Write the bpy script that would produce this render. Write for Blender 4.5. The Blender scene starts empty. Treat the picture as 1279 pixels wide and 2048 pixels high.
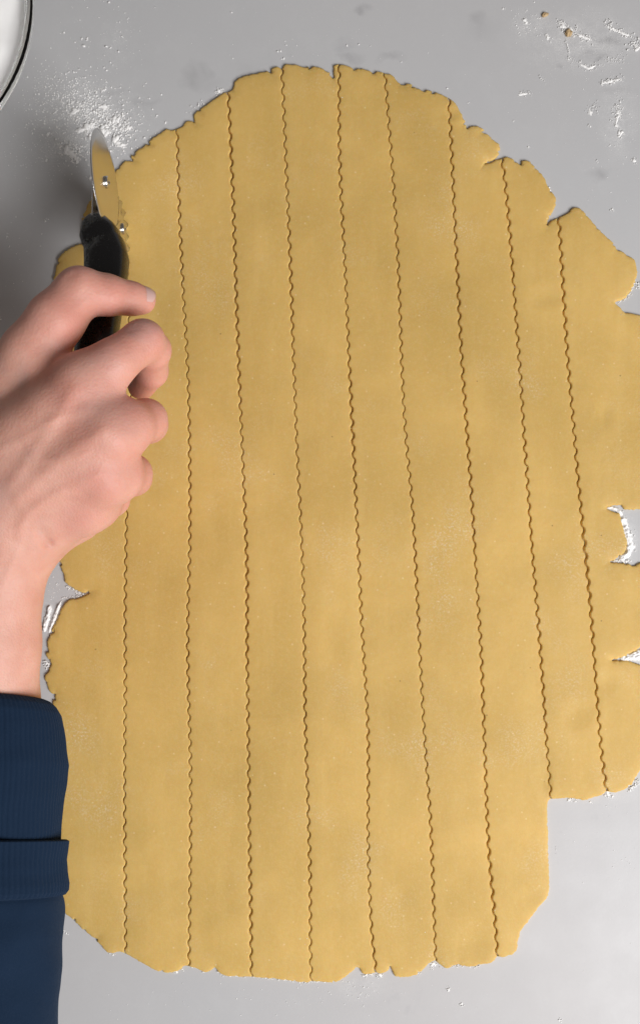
import bpy, math, random
import numpy as np
from mathutils import Vector, Matrix, noise
from mathutils.geometry import delaunay_2d_cdt

random.seed(7); rng = np.random.default_rng(7)
scene = bpy.context.scene
C = scene.collection

# ------------------------------------------------------------------ camera
H = 0.55                      # phone held 55 cm above the counter, looking straight down
K = 3600.0                    # photograph pixels per metre on the counter
cam_d = bpy.data.cameras.new('camera'); cam = bpy.data.objects.new('camera', cam_d); C.objects.link(cam)
cam.location = (0, 0, H); cam.rotation_euler = (0, 0, 0)
cam_d.sensor_fit = 'VERTICAL'; cam_d.sensor_height = 24
cam_d.angle_y = 2*math.atan((1024/K)/H)
cam_d.clip_start = 0.02; cam_d.clip_end = 20
scene.camera = cam

# ------------------------------------------------------------------ light
world = bpy.data.worlds.new('World'); scene.world = world; world.use_nodes = True
bg = world.node_tree.nodes['Background']
bg.inputs['Color'].default_value = (1.0, 0.91, 0.85, 1); bg.inputs['Strength'].default_value = 0.145

def area(name, loc, target, sx, sy, power, col):
    d = bpy.data.lights.new(name, 'AREA'); d.shape = 'RECTANGLE'; d.size = sx; d.size_y = sy
    d.energy = power; d.color = col
    o = bpy.data.objects.new(name, d); C.objects.link(o); o.location = loc
    o.rotation_euler = (Vector(target)-Vector(loc)).to_track_quat('-Z', 'Y').to_euler()
    return o
area('window_light', (0.88, -0.74, 1.15), (0, 0, 0), 0.92, 0.92, 33, (0.99, 0.99, 1.0))

scene.view_settings.view_transform = 'Standard'; scene.view_settings.look = 'None'
scene.view_settings.exposure = 0; scene.view_settings.gamma = 1; scene.view_settings.use_curve_mapping = False
scene.cycles.use_denoising = True
scene.cycles.max_bounces = 8

# ------------------------------------------------------------------ helpers
def P(u, v, z=0.0):
    s = (1 - z/H)/K
    return np.array([(u-639.5)*s, (1024-v)*s, z])

def mesh_obj(name, verts, faces, mat=None, parent=None, smooth=True):
    me = bpy.data.meshes.new(name)
    me.from_pydata([tuple(map(float, v)) for v in verts], [], [tuple(map(int, f)) for f in faces]); me.update()
    o = bpy.data.objects.new(name, me); C.objects.link(o)
    if mat: me.materials.append(mat)
    if parent: o.parent = parent
    if smooth and len(me.polygons): me.polygons.foreach_set('use_smooth', [True]*len(me.polygons))
    return o
def empty(name, loc=(0, 0, 0)):
    o = bpy.data.objects.new(name, None); C.objects.link(o); o.location = loc; o.empty_display_size = 0.02
    return o
def tag(o, label=None, cat=None, group=None, kind=None):
    for k, x in (('label', label), ('category', cat), ('group', group), ('kind', kind)):
        if x: o[k] = x
    return o
def put(o, parent):           # parent keeping world coordinates
    o.parent = parent; o.matrix_parent_inverse = Matrix.Translation(-Vector(parent.location)); return o

class NT:
    def __init__(self, name):
        self.m = bpy.data.materials.new(name); self.m.use_nodes = True
        self.t = self.m.node_tree; self.b = self.t.nodes['Principled BSDF']
        self.co = self.n('ShaderNodeTexCoord').outputs['Object']
    def n(self, typ, **kw):
        nd = self.t.nodes.new(typ)
        for k, x in kw.items(): setattr(nd, k, x)
        return nd
    def link(self, a, b): self.t.links.new(a, b)
    def set(self, **kw):
        for k, x in kw.items(): self.b.inputs[k.replace('_', ' ')].default_value = x
    def noise(self, scale, detail=3, rough=0.5, dist=0.0, vec=None):
        nd = self.n('ShaderNodeTexNoise'); nd.inputs['Scale'].default_value = scale
        nd.inputs['Detail'].default_value = detail; nd.inputs['Roughness'].default_value = rough
        nd.inputs['Distortion'].default_value = dist
        self.link(vec if vec is not None else self.co, nd.inputs['Vector']); return nd.outputs['Fac']
    def ramp(self, fac, a, b, lo=0.0, hi=1.0):
        nd = self.n('ShaderNodeMapRange'); nd.clamp = True
        nd.inputs['From Min'].default_value = a; nd.inputs['From Max'].default_value = b
        nd.inputs['To Min'].default_value = lo; nd.inputs['To Max'].default_value = hi
        self.link(fac, nd.inputs['Value']); return nd.outputs['Result']
    def mix(self, fac, a, b):
        nd = self.n('ShaderNodeMix', data_type='RGBA')
        for s, x in ((0, fac), (6, a), (7, b)):
            if hasattr(x, 'links'): self.link(x, nd.inputs[s])
            else: nd.inputs[s].default_value = x if s == 0 else (*x, 1)
        return nd.outputs[2]
    def math(self, op, a, b=0.0):
        nd = self.n('ShaderNodeMath', operation=op)
        for s, x in ((0, a), (1, b)):
            if hasattr(x, 'links'): self.link(x, nd.inputs[s])
            else: nd.inputs[s].default_value = x
        return nd.outputs[0]
    def bump(self, h, strength, dist):
        nd = self.n('ShaderNodeBump'); nd.inputs['Strength'].default_value = strength
        nd.inputs['Distance'].default_value = dist; self.link(h, nd.inputs['Height'])
        self.link(nd.outputs['Normal'], self.b.inputs['Normal'])

# ------------------------------------------------------------------ materials
def mat_counter():
    s = NT('pale_stone')
    big = s.noise(5, 4, 0.55, 0.4)
    col = s.mix(s.ramp(big, 0.3, 0.7), (0.500, 0.500, 0.505), (0.535, 0.530, 0.530))
    warm = s.noise(2.2, 2)
    col = s.mix(s.ramp(warm, 0.45, 0.65, 0, 0.5), col, (0.530, 0.502, 0.492))
    vein = s.noise(16, 5, 0.6, 1.6)                       # short smoky marks of the stone
    spot = s.noise(7, 2)
    f = s.math('MULTIPLY', s.ramp(vein, 0.62, 0.74), s.ramp(spot, 0.50, 0.62))
    col = s.mix(s.math('MULTIPLY', f, 0.62), col, (0.33, 0.33, 0.345))
    warp = s.n('ShaderNodeVectorMath', operation='MULTIPLY_ADD')
    wn = s.n('ShaderNodeTexNoise'); wn.inputs['Scale'].default_value = 90; wn.inputs['Detail'].default_value = 4; s.link(s.co, wn.inputs['Vector'])
    s.link(wn.outputs['Color'], warp.inputs[0]); warp.inputs[1].default_value = (.016, .016, 0); s.link(s.co, warp.inputs[2])
    for (u, v, a, b, k) in [(383,155,12,16,.35),(412,142,8,10,.30),(500,148,14,12,.22),(722,15,10,8,.42),(700,118,16,5,.32),(955,40,12,10,.30),(1208,84,20,7,.55),(1205,115,12,5,.5),(1176,112,10,6,.3),
                            (1200,348,14,10,.45),(1118,134,5,5,.4),(780,112,18,6,.35),(225,182,10,5,.35),(285,205,22,6,.28),(720,24,5,4,.4),(1235,180,22,8,.25),(960,60,20,14,.15),(420,170,20,10,.15)]:
        p = ((u-639.5)/K+.008, (1024-v)/K+.008, 0)
        sub = s.n('ShaderNodeVectorMath', operation='SUBTRACT'); s.link(warp.outputs[0], sub.inputs[0]); sub.inputs[1].default_value = p
        dv = s.n('ShaderNodeVectorMath', operation='DIVIDE'); s.link(sub.outputs[0], dv.inputs[0]); dv.inputs[1].default_value = (a/K*1.3, b/K*1.3, 1)
        ln = s.n('ShaderNodeVectorMath', operation='LENGTH'); s.link(dv.outputs[0], ln.inputs[0])
        col = s.mix(s.ramp(ln.outputs['Value'], 0.1, 1.6, k, 0), col, (0.30, 0.295, 0.30))
    film = s.noise(60, 6, 0.7)
    col = s.mix(s.ramp(film, 0.5, 0.85, 0, 0.18), col, (0.64, 0.64, 0.64))
    dust = s.ramp(s.noise(1300, 4, 0.75), 0.40, 0.68); drift = s.ramp(s.noise(110, 5, 0.7), 0.36, 0.62)
    for (u, v, a, b, k) in [(185,240,105,72,1.0),(140,300,70,45,.8),(1160,80,130,65,.8),(1235,240,40,80,.8),(1045,45,40,30,.5),(1255,1075,22,60,.8),(1265,1312,40,18,.8),(102,1230,18,50,.7),(720,1975,60,30,.4),(440,185,20,10,.5),(1210,1594,70,14,.4),(235,90,40,50,.35)]:
        sub = s.n('ShaderNodeVectorMath', operation='SUBTRACT'); s.link(s.co, sub.inputs[0]); sub.inputs[1].default_value = ((u-639.5)/K, (1024-v)/K, 0)
        dv = s.n('ShaderNodeVectorMath', operation='DIVIDE'); s.link(sub.outputs[0], dv.inputs[0]); dv.inputs[1].default_value = (a/K, b/K, 1)
        ln = s.n('ShaderNodeVectorMath', operation='LENGTH'); s.link(dv.outputs[0], ln.inputs[0])
        f = s.math('MULTIPLY', s.math('MULTIPLY', s.ramp(ln.outputs['Value'], 0.2, 1.2, k, 0), dust), drift)
        col = s.mix(f, col, (0.86, 0.85, 0.83))
    col = s.mix(s.ramp(s.noise(700, 3, 0.6), 0.5, 0.8, 0, 0.10), col, (0.40, 0.40, 0.40))
    s.link(col, s.b.inputs['Base Color'])
    r = s.ramp(s.noise(40, 4), 0.3, 0.7, 0.30, 0.44); s.link(r, s.b.inputs['Roughness'])
    s.set(Specular_IOR_Level=0.26)
    s.bump(s.noise(500, 3), 0.05, 0.0004)
    return s.m

def mat_dough():
    s = NT('egg_dough')
    a = s.noise(14, 4, 0.55, 0.3); b = s.noise(120, 4, 0.6); c = s.noise(1100, 3, 0.6)
    col = s.mix(s.ramp(a, 0.32, 0.68), (0.575, 0.372, 0.104), (0.725, 0.472, 0.142))
    col = s.mix(s.ramp(b, 0.35, 0.75, 0, 0.30), col, (0.585, 0.368, 0.096))
    col = s.mix(s.ramp(c, 0.42, 0.75, 0, 0.22), col, (0.68, 0.51, 0.22))
    mp = s.n('ShaderNodeMapping'); mp.inputs['Scale'].default_value = (1, .16, 1); s.link(s.co, mp.inputs['Vector'])
    roll = s.noise(75, 4, 0.6, 0.2, mp.outputs['Vector'])          # faint streaks left by the rolling pin
    col = s.mix(s.ramp(roll, 0.5, 0.78, 0, 0.28), col, (0.80, 0.56, 0.20))
    col = s.mix(s.ramp(roll, 0.22, 0.45, 0.22, 0), col, (0.56, 0.36, 0.09))
    g2 = s.noise(420, 5, 0.7)
    col = s.mix(s.ramp(g2, 0.52, 0.75, 0, 0.30), col, (0.74, 0.56, 0.27))
    col = s.mix(s.ramp(g2, 0.25, 0.44, 0.22, 0), col, (0.53, 0.335, 0.085))
    # dry flour rubbed into the surface, in patches
    patch = s.ramp(s.noise(20, 3, 0.6), 0.53, 0.70)
    grain = s.ramp(s.noise(900, 4, 0.75), 0.50, 0.66)
    col = s.mix(s.math('MULTIPLY', s.math('MULTIPLY', patch, grain), 0.55), col, (0.80, 0.70, 0.52))
    v = s.n('ShaderNodeTexVoronoi'); v.inputs['Scale'].default_value = 55; s.link(s.co, v.inputs['Vector'])
    col = s.mix(s.ramp(v.outputs['Distance'], 0.018, 0.032, 0.55, 0.0), col, (0.20, 0.115, 0.035))
    v2 = s.n('ShaderNodeTexVoronoi'); v2.inputs['Scale'].default_value = 150; s.link(s.co, v2.inputs['Vector'])
    col = s.mix(s.ramp(v2.outputs['Distance'], 0.05, 0.10, 0.50, 0.0), col, (0.82, 0.64, 0.36))
    s.link(col, s.b.inputs['Base Color'])
    s.set(Roughness=0.62, Specular_IOR_Level=0.3, Subsurface_Weight=0.28, Subsurface_Scale=1.0)
    s.b.inputs['Subsurface Radius'].default_value = (0.0035, 0.0018, 0.0005)
    h = s.math('ADD', s.math('MULTIPLY', s.noise(260, 4, 0.6), 0.7), s.math('MULTIPLY', c, 0.25))
    s.bump(h, 0.30, 0.0008)
    return s.m

def mat_flour():
    s = NT('white_flour')
    col = s.mix(s.noise(300, 3), (0.88, 0.865, 0.845), (0.93, 0.92, 0.905))
    s.link(col, s.b.inputs['Base Color']); s.set(Roughness=1.0, Specular_IOR_Level=0.05)
    s.bump(s.noise(1800, 4, 0.7), 0.15, 0.0003)
    return s.m

def mat_metal():
    s = NT('polished_steel')
    s.set(Metallic=1.0, Base_Color=(0.64, 0.63, 0.61, 1))
    s.link(s.ramp(s.noise(120, 2), 0.3, 0.7, 0.17, 0.23), s.b.inputs['Roughness'])
    return s.m
def mat_black():
    s = NT('black_plastic')
    s.set(Base_Color=(0.004, 0.004, 0.0045, 1))
    s.link(s.ramp(s.noise(400, 3), 0.3, 0.7, 0.22, 0.34), s.b.inputs['Roughness'])
    return s.m

def mat_skin():
    s = NT('skin')
    at = s.n('ShaderNodeAttribute'); at.attribute_name = 'redness'
    mott = s.noise(60, 4, 0.6)
    col = s.mix(s.ramp(mott, 0.3, 0.7), (0.640, 0.320, 0.240), (0.710, 0.395, 0.310))
    col = s.mix(s.math('MULTIPLY', at.outputs['Fac'], 0.85), col, (0.64, 0.215, 0.175))
    vein = s.noise(22, 2, 0.5, 0.8)
    col = s.mix(s.ramp(vein, 0.55, 0.64, 0, 0.30), col, (0.44, 0.305, 0.285))
    s.link(col, s.b.inputs['Base Color'])
    s.set(Roughness=0.52, Specular_IOR_Level=0.4, Subsurface_Weight=0.35, Subsurface_Scale=1.0)
    s.b.inputs['Subsurface Radius'].default_value = (0.007, 0.0022, 0.0011)
    v = s.n('ShaderNodeTexVoronoi'); v.inputs['Scale'].default_value = 900; s.link(s.co, v.inputs['Vector'])
    h = s.math('ADD', s.math('MULTIPLY', v.outputs['Distance'], 0.5), s.noise(350, 4, 0.6))
    s.bump(h, 0.28, 0.0007)
    return s.m
def mat_nail():
    s = NT('nail'); s.set(Base_Color=(0.62, 0.40, 0.36, 1), Roughness=0.3); return s.m

def mat_knit():
    s = NT('navy_jersey')
    col = s.mix(s.noise(30, 4, 0.6), (0.0042, 0.0138, 0.034), (0.0070, 0.0195, 0.044))
    fz = s.noise(1600, 3, 0.7)
    col = s.mix(s.ramp(fz, 0.5, 0.8, 0, 0.45), col, (0.018, 0.032, 0.062))
    s.link(col, s.b.inputs['Base Color']); s.set(Roughness=0.9, Specular_IOR_Level=0.15)
    s.set(Sheen_Weight=0.10, Sheen_Roughness=0.5)
    s.b.inputs['Sheen Tint'].default_value = (0.25, 0.40, 0.70, 1)
    s.bump(fz, 0.5, 0.0006)
    return s.m
def mat_glass():
    s = NT('clear_glass'); s.set(Transmission_Weight=1.0, Roughness=0.02, IOR=1.48, Base_Color=(0.96, 0.98, 0.975, 1)); return s.m
def mat_crumb():
    s = NT('dried_dough')
    s.link(s.mix(s.noise(600, 3), (0.50, 0.33, 0.16), (0.64, 0.48, 0.28)), s.b.inputs['Base Color'])
    s.set(Roughness=0.8); s.bump(s.noise(900, 4), 0.6, 0.0008); return s.m

M = dict(counter=mat_counter(), dough=mat_dough(), flour=mat_flour(), metal=mat_metal(), black=mat_black(),
         skin=mat_skin(), nail=mat_nail(), knit=mat_knit(), glass=mat_glass(), crumb=mat_crumb())

# ------------------------------------------------------------------ counter
def box(x0, x1, y0, y1, z0, z1):
    v = [(x, y, z) for z in (z0, z1) for y in (y0, y1) for x in (x0, x1)]
    f = [(0, 2, 3, 1), (4, 5, 7, 6), (0, 1, 5, 4), (2, 6, 7, 3), (0, 4, 6, 2), (1, 3, 7, 5)]
    return v, f
v_, f_ = box(-0.55, 0.55, -0.62, 0.62, -0.03, 0.0)
ct = mesh_obj('counter', v_, f_, M['counter'], smooth=False)
tag(ct, 'pale grey stone counter dusted with flour', 'counter', kind='structure')

# ------------------------------------------------------------------ dough sheet, cut into strips
cuts = {
 1: [(249,470),(256,560),(262,700),(260,860),(255,1000),(252.7,1073),(251.5,1171),(250,1244),(251.5,1317),(251.5,1391),(250,1464),(250,1640),(251,1800),(252,1906)],
 2: [(354,259),(356.5,346),(359,433),(363,511),(367,600),(373.5,694),(377.5,787),(379,866),(379.7,975),(380,1100),(376,1200),(375,1290),(377,1400),(381,1500),(381,1600),(381,1700),(379,1850),(378,1931)],
 3: [(456,186),(460,260),(463,330),(467,430),(470,530),(472,600),(475,681),(479,787),(483,866),(487.5,975),(491,1060),(494,1150),(493,1280),(495,1400),(496,1500),(498,1600),(498,1700),(501,1800),(502.4,1952)],
 4: [(563,141),(567,220),(571,330),(576,430),(580,540),(583,600),(584.4,687),(589,787),(592,881),(597,975),(600,1030),(604,1120),(606.5,1200),(608,1294),(608.5,1388),(609.5,1466),(613,1544),(615,1600),(618,1700),(620,1800),(619,1900),(622,1960.6)],
 5: [(677,130),(677,200),(677,290),(679,360),(684,450),(690,560),(692,600),(695,687),(698.5,756),(703,850),(708,950),(713,1060),(718,1150),(719,1200),(724.5,1294),(730,1372),(734.5,1434),(735,1513),(735,1600),(733.5,1660),(735.4,1718),(738,1796),(741,1855),(745,1914),(751,1943)],
 6: [(768,148),(773,209),(777,267),(782,322),(786,380),(792,480),(797,580),(800,690),(804,790),(811,900),(820,970),(826,1060),(830,1150),(833,1200),(837,1294),(841,1375),(845.6,1450),(850,1528),(856.5,1591),(859,1640),(863,1738),(865,1816),(868,1874),(869,1919)],
 7: [(895.5,197),(897,213),(899,275),(902.5,334),(904,380),(909,480),(914,580),(919,690),(926,790),(934,900),(941,1000),(947,1100),(953,1200),(960,1300),(963,1400),(967,1500),(969,1560),(972,1658),(977,1736),(984,1802),(988,1841),(992,1911)],
 8: [(1001,318),(1007,350),(1011,400),(1016,454),(1020.7,520),(1026,596),(1030.5,651),(1036,727),(1040,776),(1043.6,853),(1050,940),(1055,1008),(1060,1085),(1065.5,1154),(1072,1220),(1076,1285),(1081.7,1351),(1085,1412),(1088.7,1468),(1093,1522),(1097,1569),(1099,1597)],
 9: [(1114,437),(1115.6,454),(1119,513),(1122,563),(1125.4,618),(1128.7,673),(1133,738),(1140.7,813),(1146,881),(1150.5,940),(1157,1005),(1162,1054),(1167,1106),(1173.4,1165),(1179,1231),(1183.5,1295),(1187,1351),(1191.5,1410),(1196,1470),(1201,1522),(1205.6,1564),(1209.5,1581)],
}
# groove half widths (px) along each cut: mean, wobble
cutw = {1: (1.1, .5), 2: (1.3, .6), 3: (1.9, .9), 4: (1.1, .6), 5: (1.5, .9), 6: (1.1, .5), 7: (1.7, .8), 8: (1.6, .8), 9: (2.1, .9)}

left_up = [(252,1906),(236,1900),(224,1906),(209,1900),(197,1882),(174,1863),(150,1841),(131,1824),(121,1816),(110,1800),(100,1700),(100,1600),(104,1500),
 (105,1425),(108.6,1395),(113.5,1387),(105,1388),(97.7,1376),(91.5,1361),(88,1351),(97.7,1344),(105,1327),(97.7,1320),(92.8,1309),(99,1296),(95,1288),(100,1271),
 (110,1249),(119.6,1229),(129.4,1207),(137,1199),(158,1196),(168,1192),(183,1184),(168,1187),(151,1178),(132,1167),(127,1146),(119.6,1127),(118.4,1102),
 (112,1050),(105,950),(108,850),(105,750),(106,650),(107,568),(112.6,540),(120,514),(137.6,497),(153,492),(163,488),(164,460),(166,435),(172,421),(178,405),(191,396),
 (212,367),(230,346),(250,322),(256,322),(269,325),(261,314),(273,305),(293,289),(306,279),(328,261),(336,258),(346,262),(354,259)]
tops = {
 2: [(354,259),(365,254),(373,243),(385,243),(390,247),(386,236),(391,225),(410,213),(434,195),(450,187),(456,186)],
 3: [(456,186),(465,180),(468,170),(473,161),(491,152),(516,149.6),(536,142.5),(538,147),(544,138),(557,134),(563,141)],
 4: [(563,141),(569,129),(592,131),(616,137),(628,134),(643,138.6),(655,144.5),(668,162),(667,141),(665,133),(672,130),(677,130)],
 5: [(677,130),(690,131.6),(703,138),(708,143),(714,138),(737,140.6),(747,152),(753,142.5),(768,148)],
 6: [(768,148),(784,152),(796,164),(805,174),(813,167),(846,183.6),(847,186),(850,181),(874,187),(895.5,197)],
 7: [(895.5,197),(909,205),(921,228),(932,252),(931,262),(937,255),(948,252),(963,257),(973,272),(991,286),(999,291),(997,308),(989,319),(978,325),(962,331),(978,327),(990,322),(1001,318)],
 8: [(1001,318),(1010,314),(1020,317),(1030,326),(1038,329),(1043,322),(1056,322),(1069,337),(1086,355),(1094,377),(1105,388),(1110.6,403),(1105,421),(1095,439),(1090,455),(1098,444),(1114,437)],
 9: [(1114,437),(1131,429),(1144,416),(1152,415),(1166,426),(1187,450),(1205,470),(1227,489),(1231,502),(1238,502),(1248,507),(1266,521),(1270.5,531),(1271.6,553),(1264,574),(1251,594),(1240,602),(1227,604),
     (1229,610),(1242,620),(1248,627),(1262,627),(1279,632),(1310,650),(1325,720),(1330,850),(1322,960),(1300,1012),(1279,1018),(1264,1019),(1248,1020),(1244,1015),(1238,1010),(1224,1011),(1208,1016),(1218,1021),(1227,1025),(1238,1027),
     (1240,1039),(1244,1056),(1250,1074),(1253,1089),(1248,1104),(1233,1116),(1213,1124),(1231,1126),(1251,1127),(1265,1132),(1279,1124),(1310,1130),(1325,1200),(1315,1270),(1290,1288),
     (1279,1293),(1270,1301),(1257,1307),(1238,1316),(1217,1321),(1236,1319),(1251,1321),(1268,1326),(1279,1330),(1300,1345),(1315,1400),(1318,1470),(1300,1520),(1279,1538),(1267,1557),(1256,1573),(1237,1583),(1225,1584),(1209.5,1581)],
}
bots = {   # from cut i to cut i+1 (left to right)
 1: [(252,1906),(283,1923),(310,1939),(338,1945),(361,1939),(369,1929),(378,1931)],
 2: [(378,1931),(393,1935),(410,1944),(423,1939),(430.5,1931),(435,1941),(445,1949),(470,1951),(502.4,1952)],
 3: [(502.4,1952),(537,1954.7),(572,1958.6),(611,1964.5),(622,1960.6)],
 4: [(622,1960.6),(646,1962.5),(668,1964),(687,1955),(705,1939),(715,1932),(720,1936),(722,1945),(734,1947),(751,1943)],
 5: [(751,1943),(765,1947),(777,1937),(778,1927),(783,1938),(789,1954),(828,1951),(844,1939),(857,1924),(869,1919)],
 6: [(869,1919),(879,1929),(894,1937),(910,1926),(933,1933),(965,1927),(985,1922),(992,1911)],
 7: [(992,1911),(1004,1914),(1031,1904),(1034,1880),(1039,1861),(1055,1841),(1074,1814),(1094,1794),(1097,1771),(1094.7,1716),(1093,1658),(1092,1620),(1094,1600),(1099,1597)],
 8: [(1099,1597),(1118,1596),(1134,1594.5),(1153,1597),(1167,1600),(1183,1594.5),(1204,1588),(1209.5,1581)],
}

def resample(pts, step):
    pts = np.array(pts, float); d = np.r_[0, np.cumsum(np.hypot(*np.diff(pts, axis=0).T))]
    n = max(2, int(round(d[-1]/step))+1); s = np.linspace(0, d[-1], n)
    return np.c_[np.interp(s, d, pts[:, 0]), np.interp(s, d, pts[:, 1])]
def chaikin(pts):
    pts = np.array(pts, float); q = [pts[0]]
    for a, b in zip(pts[:-1], pts[1:]): q += [a*.78+b*.22, a*.22+b*.78]
    return np.array(q+[pts[-1]])
def ragged(pts, amp=1.7, nick=1):
    p = resample(chaikin(pts), 3.0)
    t = np.gradient(p, axis=0); t /= np.maximum(np.hypot(t[:, 0], t[:, 1]), 1e-9)[:, None]
    nrm = np.c_[-t[:, 1], t[:, 0]]
    o = np.array([noise.noise(Vector((x*.07, y*.07, 3)))*1.0 + noise.noise(Vector((x*.19, y*.19, 9)))*.7
                  + noise.noise(Vector((x*.45, y*.45, 5)))*.60
                  + 1.4*max(0.0, noise.noise(Vector((x*.11, y*.11, 21)))-.28)*4*noise.noise(Vector((x*.3, y*.3, 31)))for x, y in p])
    o += np.array([noise.noise(Vector((x*.9, y*.9, 15)))*.75 for x, y in p])
    fade = np.minimum(1, np.minimum(np.arange(len(p)), np.arange(len(p))[::-1])/4.0)
    q = p + nrm*(o*amp*fade)[:, None]
    k = 8
    while k < len(q)-8:                                        # short cracks where the rolled edge split
        k += int(rng.integers(6, 20))
        if k < len(q)-8 and nick:
            d = nick*rng.uniform(2.0, 7.5)*rng.random()**.6
            q[k] += nrm[k]*d+t[k]*rng.uniform(-.8, .8)*d
            q[k-1] -= nrm[k-1]*.5; q[k+1] += nrm[k+1]*d*.25
    return q
def cutline(i, side):
    # smooth hand-drawn course plus the wave of the fluted wheel; side -1 / +1 shifts to the left / right lip
    base = resample(cuts[i], 40.0)
    k = np.array([.25, .5, .25])
    for _ in range(2):
        b2 = base.copy(); b2[1:-1] = base[:-2]*k[0]+base[1:-1]*k[1]+base[2:]*k[2]; base = b2
    p = resample(base, 2.6)
    s = np.arange(len(p))*2.6
    t = np.gradient(p, axis=0); t /= np.hypot(t[:, 0], t[:, 1])[:, None]
    nrm = np.c_[t[:, 1], -t[:, 0]]                         # points to +u for a downward course
    per = 26.2 + .6*math.sin(i*2.1)
    ph = 2*math.pi*s/per + i*1.7 + np.array([noise.noise(Vector((q*.004, i*7.0, 0)))*1.5 for q in s])
    amp = 2.5*(1+np.array([noise.noise(Vector((q*.006, i*3.0, 4)))*.35 for q in s]))
    w = np.sin(ph)+.14*np.sin(3*ph)
    m, wob = cutw[i]
    hw = m + wob*np.array([noise.noise(Vector((q*.0035, i*5.0, 8)))*2.4+noise.noise(Vector((q*.013, i*9.0, 3)))*.9 for q in s]) + .45*np.sin(ph+1.2*side)
    hw = np.maximum(hw*.58, .30)
    endopen = 1.0*np.exp(-s/14) + 1.0*np.exp(-(s[-1]-s)/14)
    return p + nrm*((w*amp)+side*(hw+endopen*.5))[:, None]

dents = [(1090, 592, 26, 18, .45), (1205, 832, 12, 22, .5), (1152, 1425, 26, 22, .45), (1085, 1560, 12, 26, .3),
         (950, 1880, 30, 36, .45), (1060, 1790, 20, 15, .35), (800, 1790, 22, 8, .3), (905, 230, 14, 12, .3), (700, 300, 30, 20, .2),
         (1215, 1360, 18, 18, .3)]
TH = 0.0021
def top_height(x, y, dcut, dout):
    """x, y in px; distances in metres to cut lips / to the torn outer edge"""
    n1 = noise.noise(Vector((x*.0075, y*.0035, 1.0)))*.00044 + noise.noise(Vector((x*.018, y*.011, 5.0)))*.00022 \
       + noise.noise(Vector((x*.05, y*.04, 9.0)))*.00007
    T = TH + n1
    for (a, b, ra, rb, dp) in dents:
        q = ((x-a)/ra)**2+((y-b)/rb)**2
        if q < 6: T -= dp*.0015*(math.exp(-q)*1.1-.35*math.exp(-(math.sqrt(q)-1.6)**2*4))
    T *= 0.58+0.42*min(1.0, dout/0.006)**.5
    T -= .00026*math.exp(-dcut/.0022)
    d = min(dcut, dout)
    r = .00042 if dcut < dout else .0010
    k = min(1.0, d/r)
    return T*(0.50+0.50*math.sqrt(max(0, 1-(1-k)**2)))

def min_dist(pts, ref, chunk=600):
    out = np.full(len(pts), 1e9); idx = np.zeros(len(pts), int)
    if len(ref) == 0: return out
    for a in range(0, len(pts), chunk):
        d = ((pts[a:a+chunk, None, :]-ref[None])**2).sum(2); out[a:a+chunk] = np.sqrt(d.min(1))
    return out

def inside(pts, L, chunk=1500):
    out = np.zeros(len(pts), bool); A, B = L, np.roll(L, -1, 0)
    for a in range(0, len(pts), chunk):
        x, y = pts[a:a+chunk, 0][:, None], pts[a:a+chunk, 1][:, None]
        c = (A[:, 1] > y) != (B[:, 1] > y)
        xi = A[:, 0]+(y-A[:, 1])*(B[:, 0]-A[:, 0])/np.where(B[:, 1] == A[:, 1], 1e-9, B[:, 1]-A[:, 1])
        out[a:a+chunk] = ((c & (x < xi)).sum(1) % 2) == 1
    return out

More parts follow.
